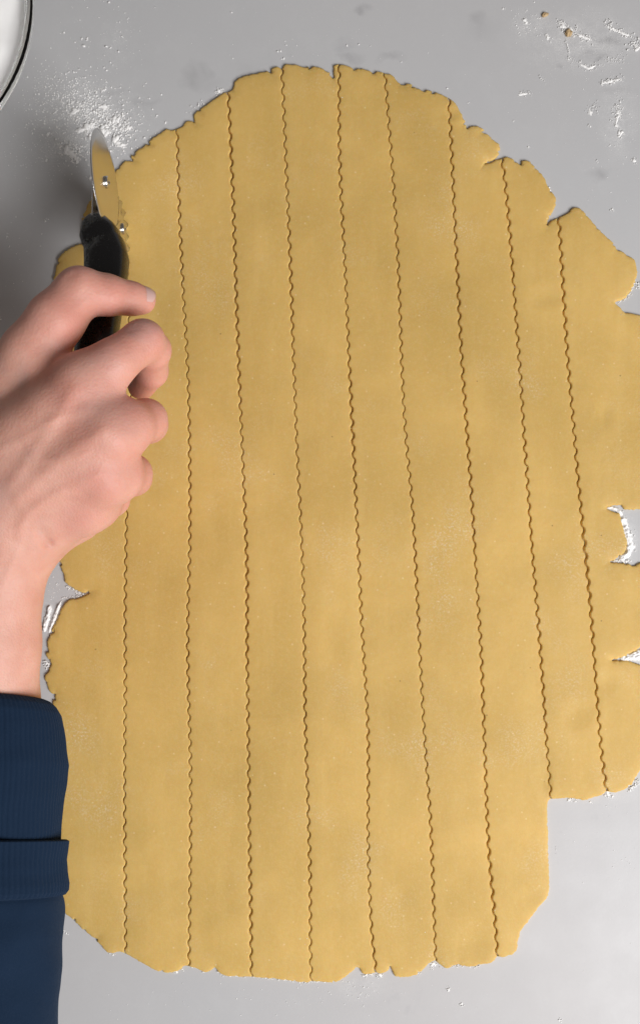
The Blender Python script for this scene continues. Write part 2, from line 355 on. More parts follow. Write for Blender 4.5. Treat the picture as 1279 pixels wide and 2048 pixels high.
def dough_piece(name, chains, centre):
    """chains: list of (points px, is_cut) that close into one loop"""
    loop, flag = [], []
    for pts, is_cut in chains:
        for p in pts:
            if loop and np.hypot(p[0]-loop[-1][0], p[1]-loop[-1][1]) < .9: continue
            loop.append((p[0], p[1])); flag.append(is_cut)
    while np.hypot(loop[0][0]-loop[-1][0], loop[0][1]-loop[-1][1]) < .9: loop.pop(); flag.pop()
    L = np.array(loop); flag = np.array(flag)
    t = np.roll(L, -1, 0)-np.roll(L, 1, 0); t /= np.maximum(np.hypot(t[:, 0], t[:, 1]), 1e-9)[:, None]
    area2 = (L[:, 0]*np.roll(L[:, 1], -1)-np.roll(L[:, 0], -1)*L[:, 1]).sum()
    nin = np.c_[-t[:, 1], t[:, 0]]*(1 if area2 > 0 else -1)
    dense = np.r_[L, (L+np.roll(L, -1, 0))/2]; dflag = np.r_[flag, flag]
    extra = []
    for off, ev in ((1.1, 1), (2.6, 1), (5.5, 2), (11, 4)):
        q = (L+nin*off)[::ev]; dq = min_dist(q, dense); extra.append(q[dq > off*.80])
    x0, y0 = L.min(0); x1, y1 = L.max(0); g = 13.0
    gx, gy = np.meshgrid(np.arange(x0+5, x1, g), np.arange(y0+5, y1, g))
    q = np.c_[gx.ravel(), gy.ravel()]+rng.uniform(-3, 3, (gx.size, 2)); dq = min_dist(q, dense); extra.append(q[dq > 14])
    extra = np.concatenate(extra); extra = extra[inside(extra, L)]
    pts = np.r_[L, extra]
    n = len(L)
    co, ed, fa, *_ = delaunay_2d_cdt([Vector((float(a), float(b))) for a, b in pts], [(i, (i+1) % n) for i in range(n)], [], 0, 1e-6, False)
    co = np.array([(c[0], c[1]) for c in co])
    dc = min_dist(co, dense[dflag])/K; do = min_dist(co, dense[~dflag])/K
    V = [P(a, b, 0)*np.array([1, 1, 0])+np.array([0, 0, top_height(a, b, c_, o_)+.0002]) for (a, b), c_, o_ in zip(co, dc, do)]
    fa = np.array([tuple(f) for f in fa]); fa = fa[inside(co[fa].mean(1), L)]
    faces = [tuple(int(k) for k in f) for f in fa]
    # orient up
    out = []
    for f in faces:
        a, b, c = (V[i] for i in f[:3])
        out.append(f if (b[0]-a[0])*(c[1]-a[1])-(b[1]-a[1])*(c[0]-a[0]) > 0 else f[::-1])
    cnt = {}
    for f in out:
        for a, b in zip(f, f[1:]+f[:1]): cnt[(a, b)] = 1
    low = {}
    for (a, b) in list(cnt):
        if (b, a) not in cnt:
            for k in (a, b):
                if k not in low:
                    low[k] = len(V); q = co[k]
                    if dc[k] < .00005 and do[k] > .0010:       # the cut narrows to a V at the counter
                        c_ = centre[((centre-q)**2).sum(1).argmin()]; q = q+.92*(c_-q)
                    b0 = P(q[0], q[1], 0); b0[2] = .0002; V.append(b0)
            out.append((b, a, low[a], low[b]))
    return mesh_obj(name, V, out, M['dough'])

labels = {
 1: 'wide left piece of dough under hand and cutter, its first wavy cut still unfinished',
 2: 'dough strip just right of the piece being cut, narrow rounded notch at its foot',
 3: 'third dough strip from the hand, flour-dusted along its straight bottom end',
 4: 'dough strip with a narrow torn split at its top right corner',
 5: 'dough strip with a sharp V-shaped split in its bottom end',
 6: 'dough strip with two small nicks in its sloping top edge',
 7: 'dough strip whose straight uncut right edge steps inward at the lower right',
 8: 'short dough strip ending above the lower right corner, with two oval finger dents',
 9: 'rightmost ragged dough piece with deep torn notches along its right side',
}
for i in range(1, 10):
    if i == 1:
        ch = [(cutline(1, -1)[::-1][:0], True)]
        R1, L1 = cutline(1, +1), cutline(1, -1)
        tip = np.array([[cuts[1][0][0], cuts[1][0][1]-4]])
        ch = [(cutline(2, -1), True), (ragged(bots[1], 1.3, -.6)[::-1], False), (R1[::-1], True), (tip, True), (L1, True), (ragged(left_up, 1.7), False)]
    elif i == 9:
        ch = [(cutline(9, +1)[::-1], True), (ragged(tops[9], 1.6, .5), False)]
    else:
        ch = [(cutline(i, +1)[::-1], True), (ragged(tops[i], 1.7), False), (cutline(i+1, -1), True), (ragged(bots[i], 1.2, -.6 if i < 7 else -.3)[::-1], False)]
    o = dough_piece('dough_strip', ch, np.concatenate([cutline(k, 0) for k in (i, i+1) if k in cuts]))
    tag(o, labels[i], 'dough', 'cut dough strips lying side by side')

# ------------------------------------------------------------------ flour: scattered specks and clumps
ICO_V = []; ICO_F = []
def _ico():
    t = (1+5**.5)/2
    v = [(-1,t,0),(1,t,0),(-1,-t,0),(1,-t,0),(0,-1,t),(0,1,t),(0,-1,-t),(0,1,-t),(t,0,-1),(t,0,1),(-t,0,-1),(-t,0,1)]
    f = [(0,11,5),(0,5,1),(0,1,7),(0,7,10),(0,10,11),(1,5,9),(5,11,4),(11,10,2),(10,7,6),(7,1,8),(3,9,4),(3,4,2),(3,2,6),(3,6,8),(3,8,9),(4,9,5),(2,4,11),(6,2,10),(8,6,7),(9,8,1)]
    return np.array(v)/math.hypot(1, t), f
ICO_V, ICO_F = _ico()
def _sphere(sub):
    import bmesh
    bm = bmesh.new(); bmesh.ops.create_icosphere(bm, subdivisions=sub, radius=1)
    v = np.array([w.co[:] for w in bm.verts]); f = [tuple(w.index for w in q.verts) for q in bm.faces]; bm.free(); return v, f
SPH_V, SPH_F = _sphere(2)
class Specks:
    def __init__(self): self.V = []; self.F = []; self.n = 0
    def add(self, u, v, r, z0=0.0, flat=.42):
        """one lumpy grain, radius r in metres"""
        r *= .93; q = ICO_V*(1+rng.uniform(-.38, .38, (12, 1)))
        a = rng.uniform(0, 6.28); c, s = math.cos(a), math.sin(a)
        st = rng.uniform(.7, 1.5)
        q = q*np.array([r*st, r/st, r*flat]); q = np.c_[q[:, 0]*c-q[:, 1]*s, q[:, 0]*s+q[:, 1]*c, q[:, 2]]
        p = P(u, v, 0); p[2] = z0+r*flat*.55
        self.V.append(q+p); self.F += [tuple(k+self.n for k in f) for f in ICO_F]; self.n += 12
    def lump(self, u, v, r, z0=0.0, flat=.42, el=1.25):
        sd = rng.uniform(0, 50); a = rng.uniform(0, 6.28); c, s = math.cos(a), math.sin(a)
        k = 1+.30*np.array([noise.noise(Vector(w*1.7+sd)) for w in SPH_V])+.16*np.array([noise.noise(Vector(w*4.2+sd)) for w in SPH_V])
        q = SPH_V*k[:, None]*np.array([r*el, r/el, r*flat])
        q = np.c_[q[:, 0]*c-q[:, 1]*s, q[:, 0]*s+q[:, 1]*c, q[:, 2]]
        p = P(u, v, 0); p[2] = z0+r*flat*.45
        self.V.append(q+p); self.F += [tuple(j+self.n for j in f) for f in SPH_F]; self.n += len(SPH_V)
    def ridge(self, pts, wid, h, z0=0.0):
        """a bank of packed flour: swept hump wid px wide, h metres high, crumbly all over"""
        p = resample(pts, 1.6); t = np.gradient(p, axis=0); t /= np.hypot(t[:, 0], t[:, 1])[:, None]; nr = np.c_[-t[:, 1], t[:, 0]]
        m = 13; base = self.n; sd = rng.uniform(0, 50); Vv = []
        for i, (c, nn) in enumerate(zip(p, nr)):
            e = min(1, i/5, (len(p)-1-i)/5)**.5
            w = wid*e*(1+.45*noise.noise(Vector((i*.11, sd, 0)))+.3*noise.noise(Vector((i*.33, sd, 5))))
            for j in range(m):
                x = 2*j/(m-1)-1
                rag = 1+.5*noise.noise(Vector((i*.4, x, sd)))
                q = c+nn*w*x*(rag if abs(x) > .6 else 1)
                z = h*e*max(0, 1-x*x)**.6*(1+.6*noise.noise(Vector((q[0]*.22, q[1]*.22, sd)))+.45*noise.noise(Vector((q[0]*.6, q[1]*.6, sd))))
                b = P(q[0], q[1], 0); b[2] = z0+max(z, -.0001); Vv.append(b)
        self.V.append(np.array(Vv)); self.n += len(Vv)
        for i in range(len(p)-1):
            for j in range(m-1): self.F.append((base+i*m+j, base+i*m+j+1, base+(i+1)*m+j+1, base+(i+1)*m+j))
    def cloud(self, u, v, su, sv, n, rmin, rmax, ang=0.0, power=3.0, z0=0.0, keep=None):
        c, s = math.cos(ang), math.sin(ang)
        for _ in range(n):
            a, b = rng.normal(0, su), rng.normal(0, sv)
            r = rmin+(rmax-rmin)*rng.random()**power
            uu, vv = u+a*c-b*s, v+a*s+b*c
            if keep and not keep(uu, vv): continue
            self.add(uu, vv, r, z0)
    def clump(self, u, v, R, n, r, z0=0.0):
        """a soft lump R px wide with grains around it"""
        for _ in range(max(1, n//9)):
            a = rng.uniform(0, 6.28); d = R*.55*math.sqrt(rng.random())
            self.lump(u+d*math.cos(a), v+d*math.sin(a), R*rng.uniform(.28, .5)/K, z0)
        n = n//2; r = r*.55
        for _ in range(n):
            a = rng.uniform(0, 6.28); d = R*math.sqrt(rng.random())
            self.add(u+d*math.cos(a), v+d*math.sin(a), r*rng.uniform(.4, 1.05), z0+(1-d/R)*r*.8, .6)
    def path(self, pts, wid, n, rmin, rmax, z0=0.0):
        p = resample(pts, 1.0)
        for _ in range(n):
            k = p[rng.integers(len(p))]
            self.add(k[0]+rng.normal(0, wid), k[1]+rng.normal(0, wid), rng.uniform(rmin*.6, rmax*.9), z0+rng.uniform(0, .0004), .6)
    def build(self, name, label, mat='flour', cat='flour'):
        o = mesh_obj(name, np.concatenate(self.V), self.F, M[mat])
        return tag(o, label, cat, kind='stuff')

mm = .001
# left heap by the wheel
S = Specks()
S.cloud(180, 235, 58, 40, 1500, .10*mm, .60*mm, .35, 3.2); S.cloud(150, 195, 40, 22, 380, .12*mm, .55*mm, .4, 2.6)
S.cloud(225, 250, 26, 16, 260, .25*mm, .95*mm, .3, 2)
S.cloud(165, 220, 40, 22, 320, .18*mm, .7*mm, .2, 2)
S.cloud(150, 305, 20, 12, 160, .2*mm, .8*mm, .2, 2)
S.cloud(140, 180, 40, 22, 160, .12*mm, .45*mm, .5, 3)
S.cloud(90, 255, 35, 35, 200, .08*mm, .35*mm)
S.cloud(100, 320, 55, 25, 260, .07*mm, .3*mm)
for (u, v, R, n, r) in [(232,238,12,40,.9),(208,262,14,45,.9),(232,282,13,42,.9),(255,252,12,34,.8),(205,215,9,18,.7),(152,222,9,22,.7),(172,252,12,30,.7),
                        (136,300,11,30,.85),(152,318,10,30,.85),(262,258,7,14,.7),(100,268,7,16,.65),(205,182,5,8,.8),(246,292,7,14,.8),(179,355,6,10,.9),(92,322,7,12,.45),
                        (180,272,10,20,.6),(222,300,8,14,.7)]:
    S.clump(u, v, R, n, r*mm)
for (u, v, r) in [(305,218,.55),(314,231,.6),(331,245,.8),(246,218,.6),(148,144,.6),(280,262,.4),(296,260,.4),(284,247,.5)]: S.add(u, v, r*mm)
for r_ in ([(150,262),(172,258),(190,246)], [(196,212),(216,215)], [(222,236),(236,240)], [(205,258),(222,266)], [(230,280),(240,290),(252,290)], [(128,296),(140,306),(156,318)], [(140,228),(160,218)]):
    S.ridge(r_, 4.5, .6*mm)
S.path([(170,262),(185,250),(200,240)], 3, 40, .3*mm, .7*mm)
S.path([(190,210),(215,213)], 2, 20, .3*mm, .6*mm)
S.build('flour_dusting', 'patch of spilled white flour beside the bowl and cutter wheel')
# upper left and top centre specks
S = Specks()
for (u, v, r) in [(128,65,.6),(160,40,.5),(175,15,.4),(218,5,.8),(198,35,.4),(239,44,.4),(255,38,.4),(244,73,.5),(213,93,.75),(221,96,.6),(237,103,.6),(221,125,.5),(246,75,.4),
                  (463,25,.5),(465,117,.4),(208,135,.6),(213,141,.7),(150,84,.5),(102,96,.4),(280,62,.3),(310,15,.4),(168,92,.9),(164,77,.6),(174,80,.8),(175,76,.6),
                  (555,103,.6),(561,102,.6),(567,117,.7),(563,118,.5),(572,90,.45),(593,91,.4),(466,117,.4),(693,91,.6),(717,89,.6),(740,92,.4),(802,124,.5),(570,82,.4),(855,106,.3),(893,177,.6)]:
    S.add(u, v, r*mm)
S.cloud(250, 80, 18, 30, 60, .1*mm, .45*mm); S.cloud(190, 60, 60, 40, 60, .08*mm, .3*mm)
S.cloud(330, 60, 130, 50, 70, .06*mm, .22*mm); S.cloud(640, 70, 200, 35, 90, .06*mm, .25*mm)
S.clump(440, 183, 9, 40, .9*mm); S.clump(433, 186, 5, 12, .8*mm)
S.path([(374,222),(410,205),(396,212)], 5, 20, .2*mm, .5*mm)
S.build('flour_dusting', 'thin flour specks along the top of the counter above the dough')
# top right scrapings
S = Specks()
for (u, v, R, n, r) in [(1048,42,9,26,.7),(1052,46,5,12,.9),(1094,73,6,14,.85),(1099,84,3,6,.8),(1136,118,5,12,.7),(1125,52,9,26,.7),(1138,62,11,40,.7),(1160,75,8,18,.6),
                        (1234,228,7,24,.75),(1230,250,6,20,.8),(1240,266,7,20,.8),(1237,274,5,10,.8),(1222,421,5,16,.8),(1217,292,3,5,.6),(1268,322,7,18,.8),(1193,323,3,6,.8),
                        (1055,293,4,10,.6),(1026,243,3,6,.6),(1180,225,6,14,.55),(1177,252,4,12,.7),(1096,379,5,12,.9),(1272,95,9,26,.7),(935,205,3,6,.6),(1041,188,6,14,.5),(1006,16,4,8,.6)]:
    S.clump(u, v, R, n, r*mm)
S.path([(1118,45),(1128,55),(1150,68),(1180,80)], 5, 130, .15*mm, .55*mm)
S.path([(1210,52),(1230,60),(1250,70),(1262,72)], 3.5, 90, .2*mm, .6*mm)
S.path([(1130,80),(1135,100),(1137,116)], 1.2, 34, .2*mm, .45*mm)
S.path([(1137,118),(1165,130),(1185,135),(1200,125),(1250,118)], 4, 90, .12*mm, .45*mm)
S.path([(1200,166),(1220,162),(1242,157)], 3, 80, .2*mm, .6*mm)
S.path([(1205,40),(1222,41)], 1.2, 14, .2*mm, .45*mm)
S.path([(1178,215),(1188,212),(1192,218)], 5, 40, .12*mm, .4*mm)
S.path([(1238,205),(1232,220),(1228,240)], 6, 70, .15*mm, .5*mm)
S.path([(1260,90),(1279,82)], 6, 60, .2*mm, .6*mm)
S.path([(1035,190),(1060,184)], 2.5, 36, .15*mm, .4*mm); S.path([(1075,152),(1090,165)], 2, 16, .15*mm, .4*mm)
for r_ in ([(1118,42),(1128,54),(1144,64)], [(1150,66),(1166,74),(1182,80)], [(1212,53),(1232,62),(1258,72)], [(1158,128),(1176,137),(1190,131)], [(1201,167),(1222,162),(1242,157)],
           [(1240,222),(1233,236),(1229,250)], [(1243,262),(1236,274)], [(1176,216),(1181,232)], [(1034,190),(1054,187)], [(1268,88),(1276,100)], [(1046,34),(1053,50)], [(1092,66),(1096,80)]):
    S.ridge(r_, 2.4, .40*mm)
S.cloud(1060, 45, 22, 22, 100, .1*mm, .5*mm); S.cloud(1200, 120, 60, 60, 220, .06*mm, .3*mm)
S.cloud(1080, 200, 110, 90, 180, .05*mm, .22*mm, keep=lambda u, v: v < (u-760)*.75+50)
S.cloud(1220, 330, 45, 60, 60, .08*mm, .35*mm, keep=lambda u, v: u > 1130 and v < 420); S.cloud(1240, 240, 25, 40, 90, .08*mm, .35*mm)
S.build('flour_dusting', 'dried flour scrapings on the counter in the upper right corner')
# right-hand notches
S = Specks()
S.ridge([(1240,1030),(1247,1050),(1254,1075),(1258,1095),(1252,1110),(1236,1119)], 7, 1.5*mm); S.path([(1243,1032),(1250,1050),(1258,1075),(1262,1095),(1256,1112),(1240,1120)], 5, 90, .15*mm, .5*mm)
S.ridge([(1211,1016),(1222,1015),(1236,1022),(1243,1034)], 4, 1.0*mm); S.path([(1210,1016),(1222,1014),(1236,1020),(1244,1030)], 3, 25, .15*mm, .4*mm)
S.path([(1218,1125),(1240,1121),(1258,1122)], 2, 50, .3*mm, .7*mm)
S.ridge([(1238,1317),(1255,1314),(1270,1314),(1295,1314)], 7, 1.4*mm); S.path([(1240,1317),(1255,1313),(1270,1312),(1290,1310)], 4.5, 60, .15*mm, .5*mm)
S.ridge([(1258,1312),(1272,1306),(1292,1297)], 5, 1.3*mm)
S.path([(1268,558),(1262,580),(1250,597),(1234,605)], 1.6, 60, .2*mm, .5*mm)
S.path([(1270,575),(1279,566)], 2.5, 20, .3*mm, .7*mm)
S.clump(1238, 629, 3, 10, .6*mm)
S.path([(1275,1562),(1265,1572),(1255,1577)], 3, 40, .3*mm, .7*mm)
S.build('flour_dusting', 'thick white flour packed in the torn notches of the right edge')
# below the dough
S = Specks()
S.clump(1212, 1588, 7, 26, .8*mm); S.clump(1222, 1591, 5, 14, .7*mm); S.clump(1137, 1598, 6, 18, .7*mm); S.clump(1150, 1602, 4, 10, .6*mm); S.clump(1178, 1604, 5, 12, .5*mm)
S.clump(865, 1928, 7, 30, .8*mm); S.clump(862, 1936, 4, 12, .7*mm); S.clump(759, 1952, 6, 18, .6*mm); S.clump(895, 1978, 6, 18, .7*mm); S.clump(225, 1907, 6, 14, .7*mm)
S.clump(134, 1866, 5, 10, .6*mm); S.clump(128, 1862, 3, 6, .6*mm); S.clump(350, 1943, 6, 14, .6*mm); S.clump(363, 1938, 5, 10, .6*mm); S.clump(838, 1948, 5, 10, .6*mm)
S.clump(922, 2010, 6, 18, .7*mm); S.clump(1118, 2040, 5, 12, .7*mm)
S.path(bots[2], 1.6, 60, .2*mm, .5*mm); S.path(bots[3], 1.8, 110, .2*mm, .5*mm); S.path([(622,1962),(640,1963),(650,1963)], 1.5, 24, .25*mm, .55*mm)
S.path([(720,1950),(745,1950),(765,1950)], 1.8, 36, .25*mm, .6*mm); S.path([(880,1934),(910,1932),(960,1932)], 2, 34, .2*mm, .5*mm)
S.cloud(715, 1975, 26, 18, 80, .1*mm, .45*mm, .6, keep=lambda u, v: v > 1962); S.cloud(600, 1990, 90, 20, 90, .07*mm, .4*mm, keep=lambda u, v: v > 1968); S.cloud(800, 2000, 160, 25, 90, .06*mm, .3*mm, keep=lambda u, v: v > 1960)
S.cloud(1200, 1720, 60, 90, 60, .06*mm, .3*mm, keep=lambda u, v: v > 1615 and u > 1105); S.cloud(1250, 1725, 14, 8, 22, .1*mm, .4*mm)
S.cloud(300, 1990, 120, 30, 60, .06*mm, .3*mm, keep=lambda u, v: v > 1955 and u > 130); S.cloud(1225, 1612, 20, 8, 20, .1*mm, .4*mm)
S.path([(1107,1690),(1108,1710)], 3, 10, .1*mm, .3*mm)
S.build('flour_dusting', 'small flour grains along the bottom edge of the dough')
# left tear under the wrist
S = Specks()
S.path([(133,1172),(150,1180),(160,1188),(172,1190)], 2.2, 60, .25*mm, .6*mm)
S.path([(125,1198),(140,1194),(165,1193)], 1.6, 40, .25*mm, .5*mm)
S.ridge([(122,1203),(115,1222),(108,1240),(102,1256),(98,1266)], 3.2, 1.3*mm)
S.ridge([(101,1210),(97,1230),(91,1250),(89,1264)], 4.5, 1.5*mm); S.path([(98,1215),(96,1230),(91,1250),(90,1262)], 4, 30, .15*mm, .4*mm)
S.path([(92,1324),(94,1336)], 2.5, 26, .4*mm, .8*mm)
S.cloud(112, 1175, 10, 22, 40, .12*mm, .4*mm)
S.build('flour_dusting', 'flour ridges along the left torn edge of the dough beside the wrist')
S = Specks()
S.cloud(35, 480, 28, 55, 60, .08*mm, .35*mm, keep=lambda u, v: u < 100); S.cloud(60, 600, 40, 60, 30, .06*mm, .2*mm, keep=lambda u, v: u < 95)
S.clump(92, 440, 6, 16, .5*mm); S.clump(16, 472, 6, 12, .55*mm); S.clump(19, 494, 3, 7, .7*mm); S.clump(2, 637, 4, 8, .4*mm)
S.build('flour_dusting', 'faint flour specks in the shadow left of the hand')
# flour dried on the dough
S = Specks()
zt = TH-.0001
for (u, v, su, sv, n) in [(445,850,9,5,16),(338,1762,5,8,16),(1030,580,5,5,6),(1170,560,9,12,14),(1040,1495,6,14,12),(990,1600,6,14,12),(660,170,40,30,18),(575,1810,22,40,26),(590,1900,14,22,16),(795,890,4,8,6),
                          (840,1830,30,25,10),(700,600,220,350,46),(800,1300,250,350,46),(1020,700,90,200,20),(270,640,20,150,8)]:
    S.cloud(u, v, su, sv, n, .08*mm, .32*mm, z0=zt, keep=lambda u, v: (u > 300 or v > 1100))
S.build('flour_dusting', 'tiny flour specks stuck on top of the dough strips')

S = Specks()                                                # shreds dragged out by the wheel
for i in range(1, 10):
    c = cutline(i, 0)
    for _ in range(26):
        k = c[rng.integers(len(c))]
        if i == 1 and k[1] < 1010: continue
        S.add(k[0]+rng.normal(0, 5), k[1]+rng.normal(0, 4), rng.uniform(.12, .42)*mm, TH-.0004, .6)
S.build('dough_shreds', 'tiny dough shreds scattered along the wavy cuts', 'dough', 'crumbs')

def crumb(u, v, rx, ry, rz, ang, label):
    # a lumpy torn shred, subdivided icosphere with noise
    import bmesh
    bm = bmesh.new(); bmesh.ops.create_icosphere(bm, subdivisions=3, radius=1)
    for w in bm.verts:
        w.co *= 1+.55*noise.noise(w.co*1.6+Vector((u, v, 0)))+.3*noise.noise(w.co*4)
        w.co = Vector((w.co.x*rx, w.co.y*ry, w.co.z*rz))
    me = bpy.data.meshes.new('dough_crumb'); bm.to_mesh(me); bm.free(); me.materials.append(M['crumb'])
    for p in me.polygons: p.use_smooth = True
    o = bpy.data.objects.new('dough_crumb', me); C.objects.link(o)
    p = P(u, v, 0); o.location = (p[0], p[1], rz*.8); o.rotation_euler = (0, 0, ang)
    tag(o, label, 'crumb', 'dried dough crumbs on the counter')
crumb(1135, 68, .0018, .0021, .0010, .4, 'round tan dough crumb sitting in a smear of flour, upper right')
crumb(1088, 31, .0019, .0011, .0008, .3, 'thin tan dough crumb near the top edge, left of the floury one')
crumb(1236, 629, .0019, .0013, .0011, .2, 'small curled dough crumb lying on the rim of the right edge')

# ------------------------------------------------------------------ glass bowl of flour
bowl_c = P(-283, 15, .065); BR = 352/K*(1-.065/H)
def lathe(prof, n=128):
    V, F = [], []
    m = len(prof)
    for i in range(n):
        a = 2*math.pi*i/n
        for r, z in prof: V.append((bowl_c[0]+r*math.cos(a), bowl_c[1]+r*math.sin(a), z))
    for i in range(n):
        for j in range(m-1): F.append((i*m+j, ((i+1) % n)*m+j, ((i+1) % n)*m+j+1, i*m+j+1))
    return V, F
outer = [(0.0005, .0), (.035, .0), (.040, .001), (.052, .012), (.066, .028), (.076, .045), (BR-.0025, .062), (BR-.0004, .0640), (BR, .0655), (BR-.0006, .0672), (BR-.0022, .0676)]
inner = [(BR-.0040, .0668), (BR-.0050, .0640), (.073, .046), (.063, .0300), (.049, .0145), (.037, .0045), (.0005, .0035)]
V, F = lathe(outer+inner)
br = mesh_obj('glass_bowl', V, F, M['glass']); tag(br, 'clear glass mixing bowl cut off at the upper left corner', 'bowl')
V, F = [], []
n, m = 96, 26
for i in range(n):
    a = 2*math.pi*i/n
    for j in range(m):
        k = j/(m-1); r = .0812*k
        z = .0605+.012*(1-k**2)*.8+.0020*noise.noise(Vector((r*math.cos(a)*60, r*math.sin(a)*60, 2)))+.001*noise.noise(Vector((r*math.cos(a)*200, r*math.sin(a)*200, 7)))
        V.append((bowl_c[0]+r*math.cos(a), bowl_c[1]+r*math.sin(a), z if k < .97 else .0595))
    for r, z in ((.0778, .0500), (.0665, .0340), (.0505, .0165), (.037, .0055)): V.append((bowl_c[0]+(r-.003)*math.cos(a), bowl_c[1]+(r-.003)*math.sin(a), z+.001))
m += 4
for i in range(n):
    for j in range(m-1): F.append((i*m+j, i*m+j+1, ((i+1) % n)*m+j+1, ((i+1) % n)*m+j))
fl = mesh_obj('flour_mound', V, F, M['flour']); tag(fl, 'white flour filling the glass bowl', 'flour')

# ------------------------------------------------------------------ pastry cutter with two wheels
cut_root = empty('pastry_cutter', (-.109, .152, 0))
tag(cut_root, 'black handled pastry cutter with smooth and fluted steel wheels in the hand', 'pastry cutter')
def loft(secs, n=28, cap=True):
    """secs: (centre, right vector, up vector, rx, rz)"""
    V, F = [], []
    for c, a, b, rx, rz in secs:
        for k in range(n):
            t = 2*math.pi*k/n; ct_, st_ = math.cos(t), math.sin(t)
            e = .72
            V.append(c+a*rx*math.copysign(abs(ct_)**e, ct_)+b*rz*math.copysign(abs(st_)**e, st_))
    for i in range(len(secs)-1):
        for k in range(n): F.append((i*n+k, i*n+(k+1) % n, (i+1)*n+(k+1) % n, (i+1)*n+k))
    if cap: F.append(tuple(range(n))[::-1]); F.append(tuple((len(secs)-1)*n+k for k in range(n)))
    return V, F
def unit(a): return a/np.linalg.norm(a)
hs = [(186,436,.050,3.5,4),(190,446,.051,6.5,6.5),(197,466,.053,9.3,8.5),(203,478,.054,9.8,9),(207,486,.0545,9.2,8.5),(210,494,.055,10.2,9.4),(214,520,.058,10.8,10),(212,548,.061,10.4,10),
      (206,600,.066,9.8,9.5),(197,660,.071,9.6,9.4),(186,760,.077,10.2,9.6),(174,840,.081,10.4,9.6),(166,890,.084,9,8.5),(163,905,.085,4,4)]
hc = [P(u, v, z) for u, v, z, _, _ in hs]
secs = []
for i, c in enumerate(hc):
    t = unit(hc[min(i+1, len(hc)-1)]-hc[max(i-1, 0)]); a = unit(np.cross(t, [0, 0, 1.])); b = np.cross(a, t)
    secs.append((c, a, b, hs[i][3]*mm, hs[i][4]*mm))
V, F = loft(secs); hd = put(mesh_obj('handle', V, F, M['black']), cut_root)

HEAD = math.radians(4)           # heading of the wheels: slightly left of straight ahead
fw = np.array([-math.sin(HEAD), math.cos(HEAD), 0]); up = unit(np.array([-.055, 0, 1.])); rt = np.cross(fw, up)
def disc(prof, c, n=96, wave=0, amp=0, r_in=0):
    """lathe around the axle: prof = (radius, offset along axle); a wave bends the rim sideways"""
    V, F = [], []; m = len(prof)
    for i in range(n):
        t = 2*math.pi*i/n
        for r, w in prof:
            q = amp*math.sin(wave*t)*min(1, max(0, (r-r_in)/.004)) if wave else 0
            V.append(c+(fw*math.cos(t)+up*math.sin(t))*r+rt*(w+q))
    for i in range(n):
        for j in range(m-1): F.append((i*m+j, i*m+j+1, ((i+1) % n)*m+j+1, ((i+1) % n)*m+j))
    return V, F
cs = P(206, 365, .047)                 # smooth wheel centre
cf = P(239, 458, .0178)                # fluted wheel centre
cs = cs+rt*.0012
RS, RF = .0258, .0172
sm_prof = [(.0004, -.0005), (.0215, -.0005), (.0225, -.0005), (RS, -.00008), (RS, .00008), (.0225, .0005), (.0215, .0005), (.0004, .0005)]
V, F = disc(sm_prof, cs); sw = put(mesh_obj('smooth_wheel', V, F, M['metal']), cut_root)
def rivet(c, r, h, side=1):
    pr = [(.0002, 0), (r, 0), (r, h*.6), (r*.8, h*.95), (r*.45, h), (r*.4, h*.5), (.0002, h*.45)]
    return disc([(a, side*b) for a, b in pr], c, 32)
V, F = rivet(cs+rt*.0004, .0031, .0016); put(mesh_obj('rivet', V, F, M['metal']), cut_root)
fl_prof = [(.0004, -.0005), (.010, -.0005), (.0125, -.0005), (RF-.0008, -.0005), (RF, -.00015), (RF, .00015), (RF-.0008, .0005), (.0125, .0005), (.010, .0005), (.0004, .0005)]
V, F = disc(fl_prof, cf, 240, 15, .0011, .0118); put(mesh_obj('fluted_wheel', V, F, M['metal']), cut_root)
V, F = rivet(cf+rt*.0019, .0030, .0014); put(mesh_obj('rivet', V, F, M['metal']), cut_root)

def plate(outline, x0, thick):
    """flat bracket plate in the wheel plane: outline of (forward, up) relative to the fluted hub"""
    n = len(outline); V = []
    for s in (0, thick):
        for a, b in outline: V.append(cf+fw*a+up*b+rt*(x0+s))
    F = [tuple(range(n))[::-1], tuple(range(n, 2*n))]+[(i, (i+1) % n, n+(i+1) % n, n+i) for i in range(n)]
    return V, F
def arm_outline(p, q, r0, r1, n=10):
    """capsule-like plate from p (radius r0) to q (radius r1)"""
    a = math.atan2(q[1]-p[1], q[0]-p[0]); o = []
    for k in range(n+1): t = a+math.pi/2+math.pi*k/n; o.append((p[0]+r0*math.cos(t), p[1]+r0*math.sin(t)))
    for k in range(n+1): t = a-math.pi/2+math.pi*k/n; o.append((q[0]+r1*math.cos(t), q[1]+r1*math.sin(t)))
    return o
def solid_arm(x0, p, q, r0, r1, name, thick=.0009):
    V, F = plate(arm_outline(p, q, r0, r1), x0, thick)
    o = put(mesh_obj(name, V, F, M['metal'], smooth=False), cut_root)
    b = o.modifiers.new('edge', 'BEVEL'); b.width = .0003; b.segments = 2; b.limit_method = 'ANGLE'
    return o
hub_s = (float(np.dot(cs-cf, fw)), float(cs[2]-cf[2]))
back = (-.026, .040)
solid_arm(.0011, (0, 0), back, .0045, .0075, 'bracket_arm')             # right-hand arm, hub to handle side
solid_arm(-.0030, (0, 0), back, .0045, .0080, 'bracket_arm')            # left-hand arm
solid_arm(-.0042, hub_s, (-.022, .036), .0042, .0085, 'bracket_arm')    # arm of the smooth wheel
def axle(c, w0, w1, r, name='axle'):
    V, F = disc([(.0001, w0), (r, w0), (r, w1), (.0001, w1)], c, 24); put(mesh_obj(name, V, F, M['metal']), cut_root)
d_sm = float(np.dot(cs-cf, rt))
